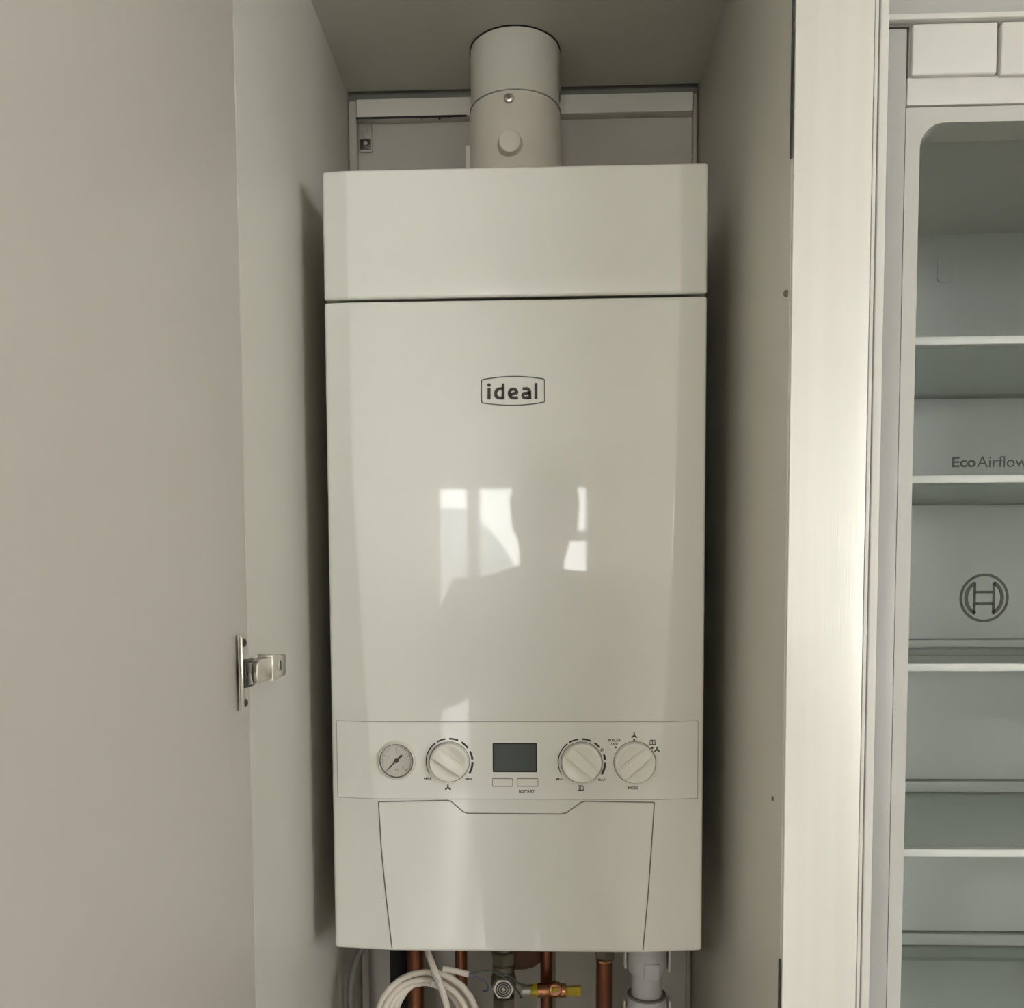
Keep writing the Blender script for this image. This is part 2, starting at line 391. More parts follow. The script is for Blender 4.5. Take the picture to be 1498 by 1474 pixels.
# sealant crumbs along the rail's lower edge
b = BM()
for x in (617, 624, 643, 658): 
    p = P(x, 173+random.uniform(-2, 2), YB-.012); lathe(b, [(.001, 0), (.0018, .001), (.001, .002)], (p.x, YB-.014, p.z), (0, 1, 0), 8)
obj('sealant_line', stroke(b, [(P(524, 173).x, zr1-.0006), (P(600, 173).x, zr1-.0006), (P(684, 173).x, zr1-.0004)], .0024, YB-.0135, YB-.0122), M['black'], cb)
# little zinc hanging bracket, top left
p0, p1 = P(524, 176, YB-.012), P(542, 216, YB-.012)
b = BM(); box(b, p0.x, p1.x, YB-.0045, YB+.002, p1.z, p0.z, .0006)
hb = obj('hanging_bracket', b, M['zinc'], cb, label='small zinc hanging bracket')
xm = (p0.x+p1.x)/2+.001; zz = p0.z
obj('bracket_hook', prism(BM(), [(xm-.0022, zz-.006), (xm+.0022, zz-.006), (xm+.0012, zz-.021), (xm-.0012, zz-.021)], YB-.008, YB-.0046), M['nickel'], hb)
obj('bracket_block', box(BM(), p0.x+.0005, p1.x-.0005, YB-.007, YB-.0046, p1.z+.0005, p1.z+.014, .0004), M['darkmetal'], hb)
obj('bracket_screw', cyl(BM(), (xm, YB-.0095, p1.z+.0075), (xm, YB-.007, p1.z+.0075), .0026, 12), M['zinc'], hb)

# the open door: swings toward the camera, on the left
DA = math.radians(2.2)
dorg = Vector((XL-.0005, YF-.0015, 0))
DM = Matrix.Translation(dorg) @ Matrix.Rotation(-DA, 4, 'Z')
b = box(BM(), -.019, 0, -0.496, 0, 0.1, 2.13, .0008, m=DM)
obj('door', b, M['door_laminate'], cb)
# concealed hinge, plate on the door and arm on the side panel
hz = UX(352, 984, XL).z
hg = obj('hinge', (lambda b: (prism(b, [(-.0085, -.032), (.003, -.032), (.003, -.019), (.0085, -.013), (.0085, .013), (.003, .019), (.003, .032), (-.0085, .032)], 0, .0026), b)[1])(BM()), M['nickel'], cb, smooth=30)
hg_m = hg.data
# place the cup plate: local x along +Y, local z up, thickness toward +X
for v in hg_m.vertices:
    c = v.co.copy(); z = c.z
    v.co = Vector((.0026-c.y-.0013, c.x, z))
hg.location = Vector((XL+.0012, 0.7575, hz-.032)) - cb.location
HX = XL
hy = 0.7575
def hpart(name, b, m): return obj(name, b, m, hg, smooth=30)
hpart('plate_edge', cyl(BM(), (HX+.004, hy-.0088, hz-.031), (HX+.004, hy-.0088, hz+.031), .0016, 12, .0006), M['nickel'])
for s in (-1, 1):
    hpart('screw', lathe(BM(), [(.0038, 0), (.0036, .0012), (.0022, .002), (.0012, .0012)], (HX+.003, hy+.0005, hz+s*.0255), (1, 0, 0), 16), M['darkmetal'])
hpart('hinge_cup', box(BM(), HX+.002, HX+.0065, hy-.004, hy+.0175, hz-.0125, hz+.0115, .001), M['darkmetal'])
b = BM()
tube(b, [(HX+.0085, hy-.002, hz-.009), (HX+.0085, hy-.002, hz+.009)], .0028, 12)
tube(b, [(HX+.0095, hy+.008, hz-.0095), (HX+.0095, hy+.008, hz+.0095)], .0035, 12)
hpart('hinge_knuckle', b, M['nickel'])
b = BM(); box(b, HX+.010, HX+.0125, hy+.008, hy+.05, hz-.009, hz+.009, .0008)
box(b, HX+.003, HX+.0125, hy+.012, hy+.05, hz+.0085, hz+.0098, .0004); box(b, HX+.003, HX+.0125, hy+.012, hy+.05, hz-.0098, hz-.0085, .0004)
hpart('hinge_arm', b, M['nickel'])
b = BM()
for v_ in (0,):
    t = BM(); box(t, HX, HX+.0142, hy+.047, hy+.086, hz-.0118, hz+.0118, .0006)
    for v in t.verts:
        if v.co.y > hy+.08: v.co.z = hz+(v.co.z-hz)*.8
    merge(b, t)
hpart('mounting_plate', b, M['nickel'])
hpart('adjusting_screw', lathe(BM(), [(.0052, 0), (.0050, .0012), (.0012, .0013)], (HX+.0138, hy+.066, hz+.001), (1, 0, 0), 20), M['zinc'])
hpart('screw_slot', box(BM(), HX+.0150, HX+.0155, hy+.0652, hy+.0668, hz-.0035, hz+.0055), M['black'])
# hinge stop plates / black strips painted as shadow on the right hand front edge of the cupboard
zA, zB_ = UX(1160, 232, XR).z, 2.12
obj('edge_shade_strip', box(BM(), XR-.0012, XR+.0005, YF-.002, YF-.0001, U(1160, 232, YF).z, 2.13), M['black'], cb)
pp = U(1156, 428, YF+.004); obj('bump_stop', lathe(BM(), [(.0028, 0), (.0028, .002), (.0015, .003)], (XR, YF+.006, pp.z), (-1, 0, 0), 12), M['seam'], cb)
pp = U(1134, 1168, YF+.03); obj('bump_stop', lathe(BM(), [(.0022, 0), (.0022, .001)], (XR, YF+.03, pp.z), (-1, 0, 0), 12), M['seam'], cb)
obj('edge_shade_strip', box(BM(), XR-.0012, XR+.0005, YF-.002, YF-.0001, 0.8, U(1141, 1402, YF).z), M['black'], cb)

# ------------------------------------------------------------------ boiler
BD = 0.275
bo = thing('boiler', 'white wall-hung gas boiler with a control panel, in the grey cupboard', 'boiler', (BX, YO+BD/2, BZ0))
HW = 0.1975
def cz(py, px=755): return U(px, py, YO).z
# crease |x| from the centre line as a function of z, from the photograph
def tab(lst): return sorted((U(x, y, YO).z, U(x, y, YO).x-BX) for x, y in lst)
CL = tab([(506, 253), (509, 438), (512, 446), (513.5, 600), (515, 660), (521.6, 804), (534, 995), (538, 1057), (547, 1166), (551, 1180), (557, 1240), (573, 1392)])
CRR = tab([(996, 238), (996, 430), (995, 436), (992, 560), (989.6, 660), (981, 876), (973, 1035), (970.5, 1057), (962, 1167), (959.5, 1180), (955, 1240), (942, 1392)])
def interp(t, z):
    if z <= t[0][0]: return t[0][1]
    for (a, x), (c, y) in zip(t, t[1:]):
        if z <= c: return x+(y-x)*(z-a)/(c-a)
    return t[-1][1]
SET = 0.0072; RC = 0.0038
def prof(z, inset=0.0, back=BD, off=0.0, trim=0.0):
    """front profile at height z, left to right: list of (x, y) offsets from BX, YO"""
    L, R_ = interp(CL, z), interp(CRR, z)
    h = HW-trim
    pts = []
    def ch(x): # setback on the bevel
        if x < L: return SET*min(1, (L-x)/(L+HW-RC))
        if x > R_: return SET*min(1, (x-R_)/(HW-RC-R_))
        return 0
    if not trim:
        pts.append((-h+inset*.7, back))
        for k in range(7):
            a = PI/2*k/6
            pts.append((-h+RC-RC*math.cos(a)+inset*.7*(1-k/6), SET+RC-RC*math.sin(a)+inset))
    else:
        pts.append((-h, 0.010+off)); pts.append((-h+.0002, ch(-h)+off))
    xs = [L-.004, L-.0006, L+.0006, L+.004] + [L+(R_-L)*k/8 for k in range(1, 8)] + [R_-.004, R_-.0006, R_+.0006, R_+.004]
    for x in xs:
        y = ch(x)
        pts.append((x, y+inset+off))
    if not trim:
        for k in range(6, -1, -1):
            a = PI/2*k/6
            pts.append((h-RC+RC*math.cos(a)-inset*.7*(1-k/6), SET+RC-RC*math.sin(a)+inset))
        pts.append((h-inset*.7, back))
    else:
        pts.append((h-.0002, ch(h)+off)); pts.append((h, 0.010+off))
    return pts
def lift(x, z, zl, zr_):
    """the joint rises a little toward both outer corners"""
    L, R_ = interp(CL, z), interp(CRR, z)
    if x < L: return zl*min(1, (L-x)/(HW+L))
    if x > R_: return zr_*min(1, (x-R_)/(HW-R_))
    return 0
def shell(z0, z1, rows, lo=(0, 0), hi=(0, 0), r=.004, tilt=0.0):
    bm = BM(); zs = []
    for k in range(5):
        a = PI/2*k/4; zs.append((z0+r-r*math.sin(a), r-r*math.cos(a), 1))   # from inside edge out
    zs = [(z0+r-r*math.cos(PI/2*k/4)*1.0, r-r*math.sin(PI/2*k/4), lo) for k in range(5)]
    zs += [(z0+r+(z1-z0-2*r)*k/rows, 0, None) for k in range(1, rows)]
    zs += [(z1-r+r*math.sin(PI/2*k/4), r-r*math.cos(PI/2*k/4), hi) for k in range(5)]
    R_ = []
    for z, ins, e in zs:
        P_ = prof(z, ins); row = []
        tl = (lo[0]*(1-(z-z0)/(z1-z0))**8+hi[0]*((z-z0)/(z1-z0))**8, lo[1]*(1-(z-z0)/(z1-z0))**8+hi[1]*((z-z0)/(z1-z0))**8)
        for x, y in P_:
            row.append(bm.verts.new((BX+x, YO+y, z+lift(x, z, *tl)+tilt*x)))
        R_.append(row)
    for a, c in zip(R_, R_[1:]):
        for k in range(len(a)-1): bm.faces.new((a[k], a[k+1], c[k+1], c[k]))
        bm.faces.new((a[-1], a[0], c[0], c[-1]))
    bm.faces.new(R_[0]); bm.faces.new(R_[-1][::-1])
    return bm
obj('top_cover', shell(ZG+.0019, BZ1, 6, lo=(.002, .003), hi=(.0026, .0036), r=.003), M['enamel'], bo, smooth=45)
obj('front_casing', shell(BZ0, ZG-.0008, 40, hi=(.002, .003), r=.0035), M['enamel'], bo, smooth=45)
b = BM(); box(b, BX-HW+.004, BX+HW-.004, YO+.02, YO+BD-.005, ZG-.003, ZG+.004); obj('joint_gasket', b, M['black'], bo)
obj('rear_chassis', box(BM(), BX-HW+.006, BX+HW-.006, YO+BD-.01, YB-.001, BZ0+.01, BZ1-.01), M['black'], bo)

# control panel, a thin plate that follows the bevels
cz1, cz0 = cz(1056), cz(1168)
TRIM = 0.0062
def skin(z0, z1, rows, off, thick, trim, zf=None):
    bm = BM(); A = []
    for k in range(rows+1):
        z = z0+(z1-z0)*k/rows; p = prof(z, 0, BD, -off, trim)
        p = p[1:-1]
        A.append(([bm.verts.new((BX+x, YO+y, z)) for x, y in p], [bm.verts.new((BX+x, YO+y+thick, z)) for x, y in p]))
    for (a, a2), (c, c2) in zip(A, A[1:]):
        n_ = len(a)
        for k in range(n_-1):
            bm.faces.new((a[k], a[k+1], c[k+1], c[k])); bm.faces.new((a2[k+1], a2[k], c2[k], c2[k+1]))
        bm.faces.new((a[0], c[0], c2[0], a2[0])); bm.faces.new((a[-1], a2[-1], c2[-1], c[-1]))
    for a, a2 in (A[0], A[-1]):
        for k in range(len(a)-1): bm.faces.new((a[k], a2[k], a2[k+1], a[k+1]))
    return bm
obj('panel_seam', skin(cz0-.0008, cz1+.0009, 8, .0003, .0009, TRIM-.0009), M['softseam'], bo, smooth=30)
cp = obj('control_panel', skin(cz0, cz1, 8, .0007, .0011, TRIM), M['enamel_panel'], bo, smooth=30)
YP = YO-.0007                      # face of the panel
def pz(px, py): q = U(px, py, YP); return (q.x, q.z)
PX = YO/F_PX*1.0                   # metres per photo pixel here
# lower flap, a plate in the middle with the finger recess cut out of its top edge
flap = [(553.5, 1172.5), (655, 1170.5), (660, 1172), (678, 1187.5), (684, 1189.5), (820, 1190.5), (828, 1189), (850, 1173.5), (856, 1171.8), (957.3, 1173.5), (953, 1240), (947.5, 1315), (940.5, 1393), (573.5, 1390.5), (565, 1315), (557.5, 1240)]
fp = [pz(*q) for q in flap]
def shrink(poly, d):
    cx_ = sum(p[0] for p in poly)/len(poly); out = []
    P_ = [Vector(p) for p in poly]; n_ = len(P_)
    area_ = sum(P_[i].x*P_[(i+1) % n_].y-P_[(i+1) % n_].x*P_[i].y for i in range(n_))
    sg = 1 if area_ > 0 else -1
    for i in range(n_):
        d1 = (P_[i]-P_[i-1]).normalized(); d2 = (P_[(i+1) % n_]-P_[i]).normalized(); t = (d1+d2).normalized()
        out.append(tuple(P_[i]+Vector((-t.y, t.x))*sg*d/max(.5, t.dot(d1))))
    return out
fz = BZ0+.0035
fp2 = [(x, max(z, fz)) for x, z in fp]
b = BM(); stroke(b, [fp2[k] for k in (13, 14, 15, 0)], .0013, YO-.0003, YO+.0006); stroke(b, [fp2[k] for k in (9, 10, 11, 12)], .0013, YO-.0003, YO+.0006)
stroke(b, [fp2[k] for k in range(0, 10)], .0012, YO-.0003, YO+.0006)
obj('flap_seam', b, M['seam'], bo)
fl = shrink(fp2, .0006)
b = BM(); prism(b, fl, YO-.0007, YO+.0004)
bmesh.ops.recalc_face_normals(b, faces=b.faces)
bmesh.ops.bevel(b, geom=[e for e in b.edges if all(abs(v.co.y-(YO-.0007)) < 1e-6 for v in e.verts)], offset=.0004, segments=2, affect='EDGES')
obj('lower_flap', b, M['enamel'], bo, smooth=30)
# badge
def rounded_badge(w_, h0, bulge, r, n_=10):
    out = []
    for sx, sz, a in ((1, 1, 0), (-1, 1, 90), (-1, -1, 180), (1, -1, 270)):
        cx_, cz_ = sx*(w_/2-r), sz*(h0/2-r)
        out += [(cx_+r*math.cos(math.radians(a+90*k/6)), cz_+r*math.sin(math.radians(a+90*k/6))) for k in range(7)]
        if sz == 1 and sx == 1 or sz == -1 and sx == -1:
            for k in range(1, n_):
                t = k/n_; out.append((sx*(w_/2-r)*(1-2*t), sz*(h0/2+bulge*4*t*(1-t))))
    return out
bc = pz(750.5, 571.5); bw = 91*PX; 
pts = [(bc[0]+x, bc[1]+z) for x, z in rounded_badge(bw, 33.5*PX, 3.7*PX, 3*PX)]
bd = obj('badge_outline', stroke(BM(), pts, 1.5*PX, YO-.0007, YO+.0002, True), M['grey_ink'], bo, smooth=0)
k_ = 140/1498*PX
def bl(x, y): q = U(680+x*140/1498, 530+y*140/1498, YO); return (q.x, q.z)
b = BM(); W_ = 46*k_; y0_, y1_ = YO-.0009, YO+.0002
def letter(pts_, closed=False, wd=W_): stroke(b, pts_, wd, y0_, y1_, closed)
def blarc(cx_, cy_, rx, ry, a0, a1, n_=14): return [bl(cx_+rx*math.cos(math.radians(a0+(a1-a0)*k/n_)), cy_-ry*math.sin(math.radians(a0+(a1-a0)*k/n_))) for k in range(n_+1)]
letter([bl(380, 403), bl(380, 580)]); q = bl(380, 356); lathe(b, [(27*k_, 0), (27*k_, .0011)], (q[0], y0_, q[1]), (0, 1, 0), 20)
letter([bl(600, 330), bl(600, 578)]); letter([bl(600, 418), bl(560, 414)]+blarc(545, 488, 62, 70, 100, 260)+[bl(560, 558), bl(600, 556)])
letter([bl(700, 508), bl(810, 478)]+blarc(758, 476, 56, 56, 5, 100, 8)+blarc(758, 486, 62, 68, 110, 235)+[bl(745, 556), bl(832, 556)])
letter([bl(905, 418), bl(960, 414)]+blarc(965, 470, 54, 56, 85, 0, 6)+[bl(1020, 500), bl(1020, 574)])
letter([bl(1018, 476), bl(950, 486)]+blarc(945, 520, 40, 34, 100, 265, 8)+[bl(1018, 554)])
letter([bl(1113, 325), bl(1113, 572)])
obj('badge_lettering', b, M['ink'], bo, smooth=0, label='black lettering of the maker badge')

# pressure gauge
gx, gz = pz(580.3, 1112)
gg = obj('pressure_gauge', lathe(BM(), [(29.6*PX, 0), (29.6*PX, .0004), (28.6*PX, .0009), (27.6*PX, .0007), (26.6*PX, .0035), (25.8*PX, .0042), (25*PX, .0038), (24.4*PX, .0008), (.0001, .0008)], (gx, YP, gz), (0, -1, 0), 56), M['knob'], bo)
obj('gauge_bezel', lathe(BM(), [(25.0*PX, 0.0008), (25.3*PX, .0039), (24.2*PX, .0039), (24.0*PX, .0008)], (gx, YP, gz), (0, -1, 0), 56, False, False), M['seam'], gg)
obj('gauge_dial', cyl(BM(), (gx, YP-.0008, gz), (gx, YP-.0012, gz), 24*PX, 48), M['face'], gg)
b = BM(); yd = YP-.0012
for k in range(33):
    a = math.radians(225-270*k/32); r0 = (20 if k % 8 else 17)*PX; r1 = 22*PX
    stroke(b, [(gx+r0*math.cos(a), gz+r0*math.sin(a)), (gx+r1*math.cos(a), gz+r1*math.sin(a))], (.5 if k % 8 else 1.0)*PX, yd-.0002, yd)
for k, ch in enumerate('01234'):
    a = math.radians(225-67.5*k); text(b, ch, gx+13.5*PX*math.cos(a), gz+13.5*PX*math.sin(a), 2.2*PX if ch != '1' else 1.2*PX, 4*PX, yd)
text(b, 'bar', gx, gz-13*PX, 5*PX, 2.6*PX, yd)
obj('gauge_scale', b, M['grey_ink'], gg, smooth=0)
b = BM(); lathe(b, [(3.3*PX, 0), (3.3*PX, .0012)], (gx, yd-.0002, gz), (0, -1, 0), 20)
a = math.radians(225); d = Vector((math.cos(a), math.sin(a)))
q = [(gx-d.x*12*PX, gz-d.y*12*PX), (gx-d.x*6*PX, gz-d.y*6*PX), (gx, gz), (gx+d.x*18*PX, gz+d.y*18*PX)]
stroke(b, q, [3.6*PX, 3.0*PX, 2.2*PX, .9*PX], yd-.001, yd-.0005); obj('gauge_needle', b, M['ink'], gg, smooth=0)
obj('gauge_lens', cyl(BM(), (gx, YP-.0030, gz), (gx, YP-.0034, gz), 24*PX, 48), M['clearcover'], gg)

# control knobs: dished disc with a raised tapering grip bar
def knob(cx_, cz_, r, ang, label):
    h = .0075
    k0 = obj('control_knob', lathe(BM(), [(r+.4*PX, 0), (r, .0006), (r-.2*PX, h*.7), (r-1.2*PX, h*.95), (r-3*PX, h), (r-6*PX, h*.93), (r*.5, h*.72), (.0005, h*.66)], (cx_, YP, cz_), (0, -1, 0), 56), M['knob'], bo, label=label)
    obj('knob_seam', lathe(BM(), [(r+.5*PX, .0), (r+1.3*PX, 0), (r+1.3*PX, .0002), (r+.5*PX, .0002)], (cx_, YP, cz_), (0, -1, 0), 56, False, False), M['seam'], k0)
    t = BM(); R_ = r-1.6*PX; pl = []
    hw0, hw1 = .30, .36
    for k in range(-6, 7):
        a_ = hw0*k/6; pl.append((R_*math.cos(a_), R_*math.sin(a_)))
    for k in range(-6, 7):
        a_ = PI+hw1*k/6; pl.append((R_*math.cos(a_), R_*math.sin(a_)))
    prism(t, pl, 0, .0098)
    bmesh.ops.recalc_face_normals(t, faces=t.faces)
    bmesh.ops.bevel(t, geom=[e for e in t.edges if all(abs(v.co.y-.0098) < 1e-7 for v in e.verts)], offset=.0014, segments=3, affect='EDGES')
    mm = Matrix.Translation((cx_, YP, cz_)) @ Matrix.Rotation(-ang, 4, 'Y') @ Matrix.Scale(-1, 4, (0, 1, 0))
    bmesh.ops.transform(t, matrix=mm, verts=t.verts)
    obj('knob_grip', t, M['knob'], k0, smooth=40)
    return k0
k1 = pz(657.3, 1113.8); k2 = pz(850.8, 1114.8); k3 = pz(928.6, 1114.8)
knob(k1[0], k1[1], 29*PX, math.radians(-36), 'left control knob between gauge and display')
knob(k2[0], k2[1], 29.6*PX, math.radians(-41), 'middle control knob right of the display')
knob(k3[0], k3[1], 30*PX, math.radians(41), 'right mode control knob')
def seg(b, c, a0, a1, r, w0, w1=None):
    w1 = w1 or w0; n_ = max(4, int(abs(a1-a0)/4)); A = arc(c[0], c[1], r*PX, a0, a1, n_)
    stroke(b, A, [(w0+(w1-w0)*k/n_)*PX for k in range(n_+1)], YP-.0002, YP+.0002)
b = BM(); seg(b, k1, 211, 127, 34.5, .9, 2.0)
for a0, a1, w_ in ((121, 99, 2.4), (90, 67, 2.6), (58, 36, 2.9), (27, 5, 3.1), (-2, -31, 3.2)): seg(b, k1, a0, a1, 34.4, w_)
obj('dial_scale', b, M['ink'], bo, smooth=0)
b = BM(); seg(b, k2, 211, 127, 34.5, .9, 2.0)
for a0, a1, w_ in ((121, 98, 2.4), (89, 66, 2.6), (57, 40, 2.9), (20, 6, 3.1), (-1, -31, 3.2)): seg(b, k2, a0, a1, 34.6, w_)
q = pz(881, 1097); stroke(b, [(q[0]-1.6*PX, q[1]), (q[0]+1.6*PX, q[1])], .8*PX, YP-.0002, YP+.0002); stroke(b, arc(q[0], q[1], 2.3*PX, 0, 310, 12), .9*PX, YP-.0002, YP+.0002)
obj('dial_scale', b, M['ink'], bo, smooth=0)
def tapicon(b, px, py, s=1.0, flip=1):
    x, z = pz(px, py); u = s*PX
    stroke(b, [(x, z+4.6*u*flip), (x, z-1.2*u*flip)], 2.2*u, YP-.0002, YP+.0002)
    stroke(b, [(x-4.4*u, z-3.8*u*flip), (x-.4*u, z-.6*u*flip)], 2.4*u, YP-.0002, YP+.0002)
    stroke(b, [(x+4.4*u, z-3.8*u*flip), (x+.4*u, z-.6*u*flip)], 2.4*u, YP-.0002, YP+.0002)
def radicon(b, px, py, s=1.0):
    x, z = pz(px, py); u = s*PX
    stroke(b, [(x-4.6*u, z-3.4*u), (x+4.6*u, z-3.4*u)], 1.5*u, YP-.0002, YP+.0002)
    stroke(b, [(x-3.4*u, z+3.4*u), (x+3.4*u, z+3.4*u)], 1.1*u, YP-.0002, YP+.0002)
    for t in (-1, -.5, 0, .5, 1): stroke(b, [(x+3.3*t*u, z+3.6*u), (x+4.2*t*u, z-3.4*u)], .95*u, YP-.0002, YP+.0002)
def dot(b, px, py, r):
    x, z = pz(px, py); lathe(b, [(r*PX, 0), (r*PX, .0004)], (x, YP-.0002, z), (0, 1, 0), 16)
b = BM(); tapicon(b, 655.3, 1151.2, .95); obj('tap_symbol', b, M['ink'], bo, smooth=0)
b = BM(); radicon(b, 849.5, 1152.2); obj('radiator_symbol', b, M['ink'], bo, smooth=0)
b = BM(); tapicon(b, 927.8, 1075.2, .9); dot(b, 927.6, 1081.8, 1.5); obj('tap_symbol', b, M['ink'], bo, smooth=0)
b = BM(); radicon(b, 954.6, 1085.6); dot(b, 954.2, 1093.6, 1.6); tapicon(b, 961, 1095.8, .85); obj('heating_and_tap_symbol', b, M['ink'], bo, smooth=0)
def panel_text(s, px, py, wpx, hpx, bold=.022):
    x, z = pz(px, py); b = BM(); text(b, s, x, z, wpx*PX, hpx*PX, YP, bold=bold); return b
obj('printed_text', panel_text('MIN', 625.3, 1138.2, 10, 3.4), M['ink'], bo, smooth=0)
obj('printed_text', panel_text('MAX', 686, 1139, 10.5, 3.4), M['ink'], bo, smooth=0)
obj('printed_text', panel_text('MIN', 819, 1139.3, 10, 3.4), M['ink'], bo, smooth=0)
obj('printed_text', panel_text('MAX', 880.5, 1140.2, 10.5, 3.4), M['ink'], bo, smooth=0)
obj('printed_text', panel_text('RESTART', 770.6, 1157, 23, 4.2), M['ink'], bo, smooth=0)
obj('printed_text', panel_text('MODE', 926.3, 1152.2, 15, 4.2), M['ink'], bo, smooth=0)
b = panel_text('BOILER', 898.9, 1082.2, 18.5, 4.0); t = panel_text('OFF', 898.8, 1088, 10, 4.0); merge(b, t); dot(b, 900.6, 1092.8, 1.5)
obj('printed_text', b, M['ink'], bo, smooth=0)
# display and the two buttons
a_, c_ = pz(721.6, 1128.4), pz(784.8, 1087.2)
ds = obj('display_frame', ring_prism(BM(), rrect(a_[0]-.0005, c_[0]+.0005, a_[1]-.0005, c_[1]+.0005, .0008), rrect(a_[0]+.0008, c_[0]-.0008, a_[1]+.0008, c_[1]-.0008, .0004), YP-.0004, YP+.0003), M['black'], bo)
obj('display', box(BM(), a_[0]+.0006, c_[0]-.0006, YP-.0001, YP+.0006, a_[1]+.0006, c_[1]-.0006), M['screen'], bo, label='dark grey display')
for x0, x1 in ((720.8, 749.6), (757.2, 786.6)):
    a_, c_ = pz(x0, 1149.4), pz(x1, 1138.9)
    bt = obj('button', prism(BM(), rrect(a_[0], c_[0], a_[1], c_[1], .0007, 3), YP-.0008, YP), M['knob'], bo)
    obj('button_outline', ring_prism(BM(), rrect(a_[0]-.0006, c_[0]+.0006, a_[1]-.0006, c_[1]+.0006, .0012, 3), rrect(a_[0], c_[0], a_[1], c_[1], .0007, 3), YP-.0005, YP+.0002), M['seam'], bt, smooth=0)
# brown pump base hanging just under the casing
q = U(762, 1396, 1.10)
obj('pump_base', lathe(BM(), [(.010, -.020), (.024, -.017), (.034, -.008), (.036, .005), (.036, .02)], (q.x-.003, 1.125, U(762, 1410, 1.125).z+.02), (0, 0, 1), 32), M['brown'], bo)

# ------------------------------------------------------------------ flue
fu = thing('flue', 'white round flue pipe rising from the boiler top through the cupboard ceiling', 'flue', (FX, FY, BZ1-.004))
zs = U(753, 131, FY-FR).z
obj('sleeve', lathe(BM(), [(FR, zs-.012-BZ1), (FR, ZC+.05-BZ1)], (FX, FY, BZ1), (0, 0, 1), 64), M['flue'], fu)
obj('collar', lathe(BM(), [(FR+.0042, 0), (FR+.0036, .02), (FR+.0012, zs-BZ1-.006), (FR+.0012, zs-BZ1-.0005), (FR+.0004, zs-BZ1)], (FX, FY, BZ1-.003), (0, 0, 1), 64), M['collar'], fu)
obj('base_flange', lathe(BM(), [(FR+.0075, 0), (FR+.0075, .004), (FR+.004, .0055)], (FX, FY, BZ1-.001), (0, 0, 1), 64), M['collar'], fu)
q = U(744.5, 143.5, FY-FR-.002); yy = FY-math.sqrt((FR+.0015)**2-(q.x-FX)**2)
sc_ = obj('screw', lathe(BM(), [(.0058, -.001), (.0058, .0008), (.0046, .0026), (.0025, .0032), (.0018, .002), (.0001, .002)], (q.x, yy, q.z), (0, -1, 0), 24), M['nickel'], fu)
b = BM(); stroke(b, [(q.x-.0028, q.z-.0005), (q.x+.0028, q.z+.0005)], .0009, yy-.0034, yy-.0031); stroke(b, [(q.x-.0005, q.z+.0028), (q.x+.0005, q.z-.0028)], .0009, yy-.0034, yy-.0031)
obj('screw_slot', b, M['seam'], sc_, smooth=0)
q = U(745.5, 203.5, FY-FR-.014); yy = FY-math.sqrt((FR+.002)**2-(q.x-FX)**2)+.001
obj('test_point_cap', lathe(BM(), [(.0150, 0), (.0142, .003), (.0132, .004), (.0130, .012), (.0122, .0138), (.0105, .0144), (.0001, .0146)], (q.x, yy, q.z), (0, -1, -.12), 40), M['collar'], fu)
q = U(750.5, 238, FY-FR-.008)
obj('locating_lug', box(BM(), q.x-.008, q.x+.008, FY-FR-.012, FY-FR+.002, BZ1, BZ1+.012, .002), M['collar'], fu)
# a sticker edge on the right, and a lug on the left
b = BM()
for k in range(2): pass
rr = FR+.0016
R0 = [];
za, zb = U(819, 143, FY).z, U(819, 82, FY).z
ps = [(FX+rr*math.cos(a), FY+rr*math.sin(a)) for a in [math.radians(t) for t in range(-18, 60, 6)]]
A_ = [b.verts.new((x, y, za)) for x, y in ps]; B_ = [b.verts.new((x, y, zb)) for x, y in ps]
for k in range(len(ps)-1): b.faces.new((A_[k], A_[k+1], B_[k+1], B_[k]))
bmesh.ops.solidify(b, geom=b.faces[:], thickness=.0012)
obj('sticker', b, M['rail'], fu)
q = U(685, 228, FY); obj('side_lug', box(BM(), FX-FR-.0065, FX-FR+.002, FY-.01, FY+.01, BZ1+.004, q.z+.008, .001), M['collar'], fu)
obj('sleeve_seam', lathe(BM(), [(FR-.001, zs-.0002), (FR+.0016, zs-.0002), (FR+.0014, zs+.0008), (FR-.001, zs+.0008)], (FX, FY, 0), (0, 0, 1), 64, False, False), M['softseam'], fu)
# dark sealing ring at the ceiling
obj('ceiling_seal', lathe(BM(), [(FR, ZC-.0012), (FR+.0014, ZC-.0012), (FR+.0011, ZC+.006), (FR, ZC+.006)], (FX, FY, 0), (0, 0, 1), 64, False, False), M['black'], fu)

# ------------------------------------------------------------------ pipework under the boiler
def pipe(px, Y, r, label, bottom=0.12, name='copper_pipe', m='copper', top=BZ0+.03):
    q = U(px, 1435, Y)
    o = obj(name, cyl(BM(), (q.x, Y, bottom), (q.x, Y, top), r, 28), M[m], None)
    tag(o, label, 'pipe'); return o, q.x
pipe(608, 1.13, .0105, 'thick copper pipe partly behind the coiled cream cable, leftmost of the pipes')
o_, x2 = pipe(675, 1.12, .0077, 'thin dark copper pipe behind the cable coil, second from the left', bottom=U(675, 1420, 1.12).z-.9)
o_, x3 = pipe(799.5, 1.10, .0076, 'thin copper pipe passing behind the yellow-lever valve')
pp_, x4 = pipe(884.5, 1.07, .0097, 'thick shiny copper pipe between the yellow lever and the white waste pipe')
nu = thing('compression_nut', 'dark brass nut on the thick copper pipe, right under the boiler', 'pipe fitting', (x4, 1.07, U(884, 1402, 1.07).z))
obj('nut_body', lathe(BM(), [(.0105, 0), (.0128, .003), (.0128, .03)], (x4, 1.07, U(884, 1402, 1.07).z), (0, 0, 1), 6), M['brass'], nu, smooth=20)
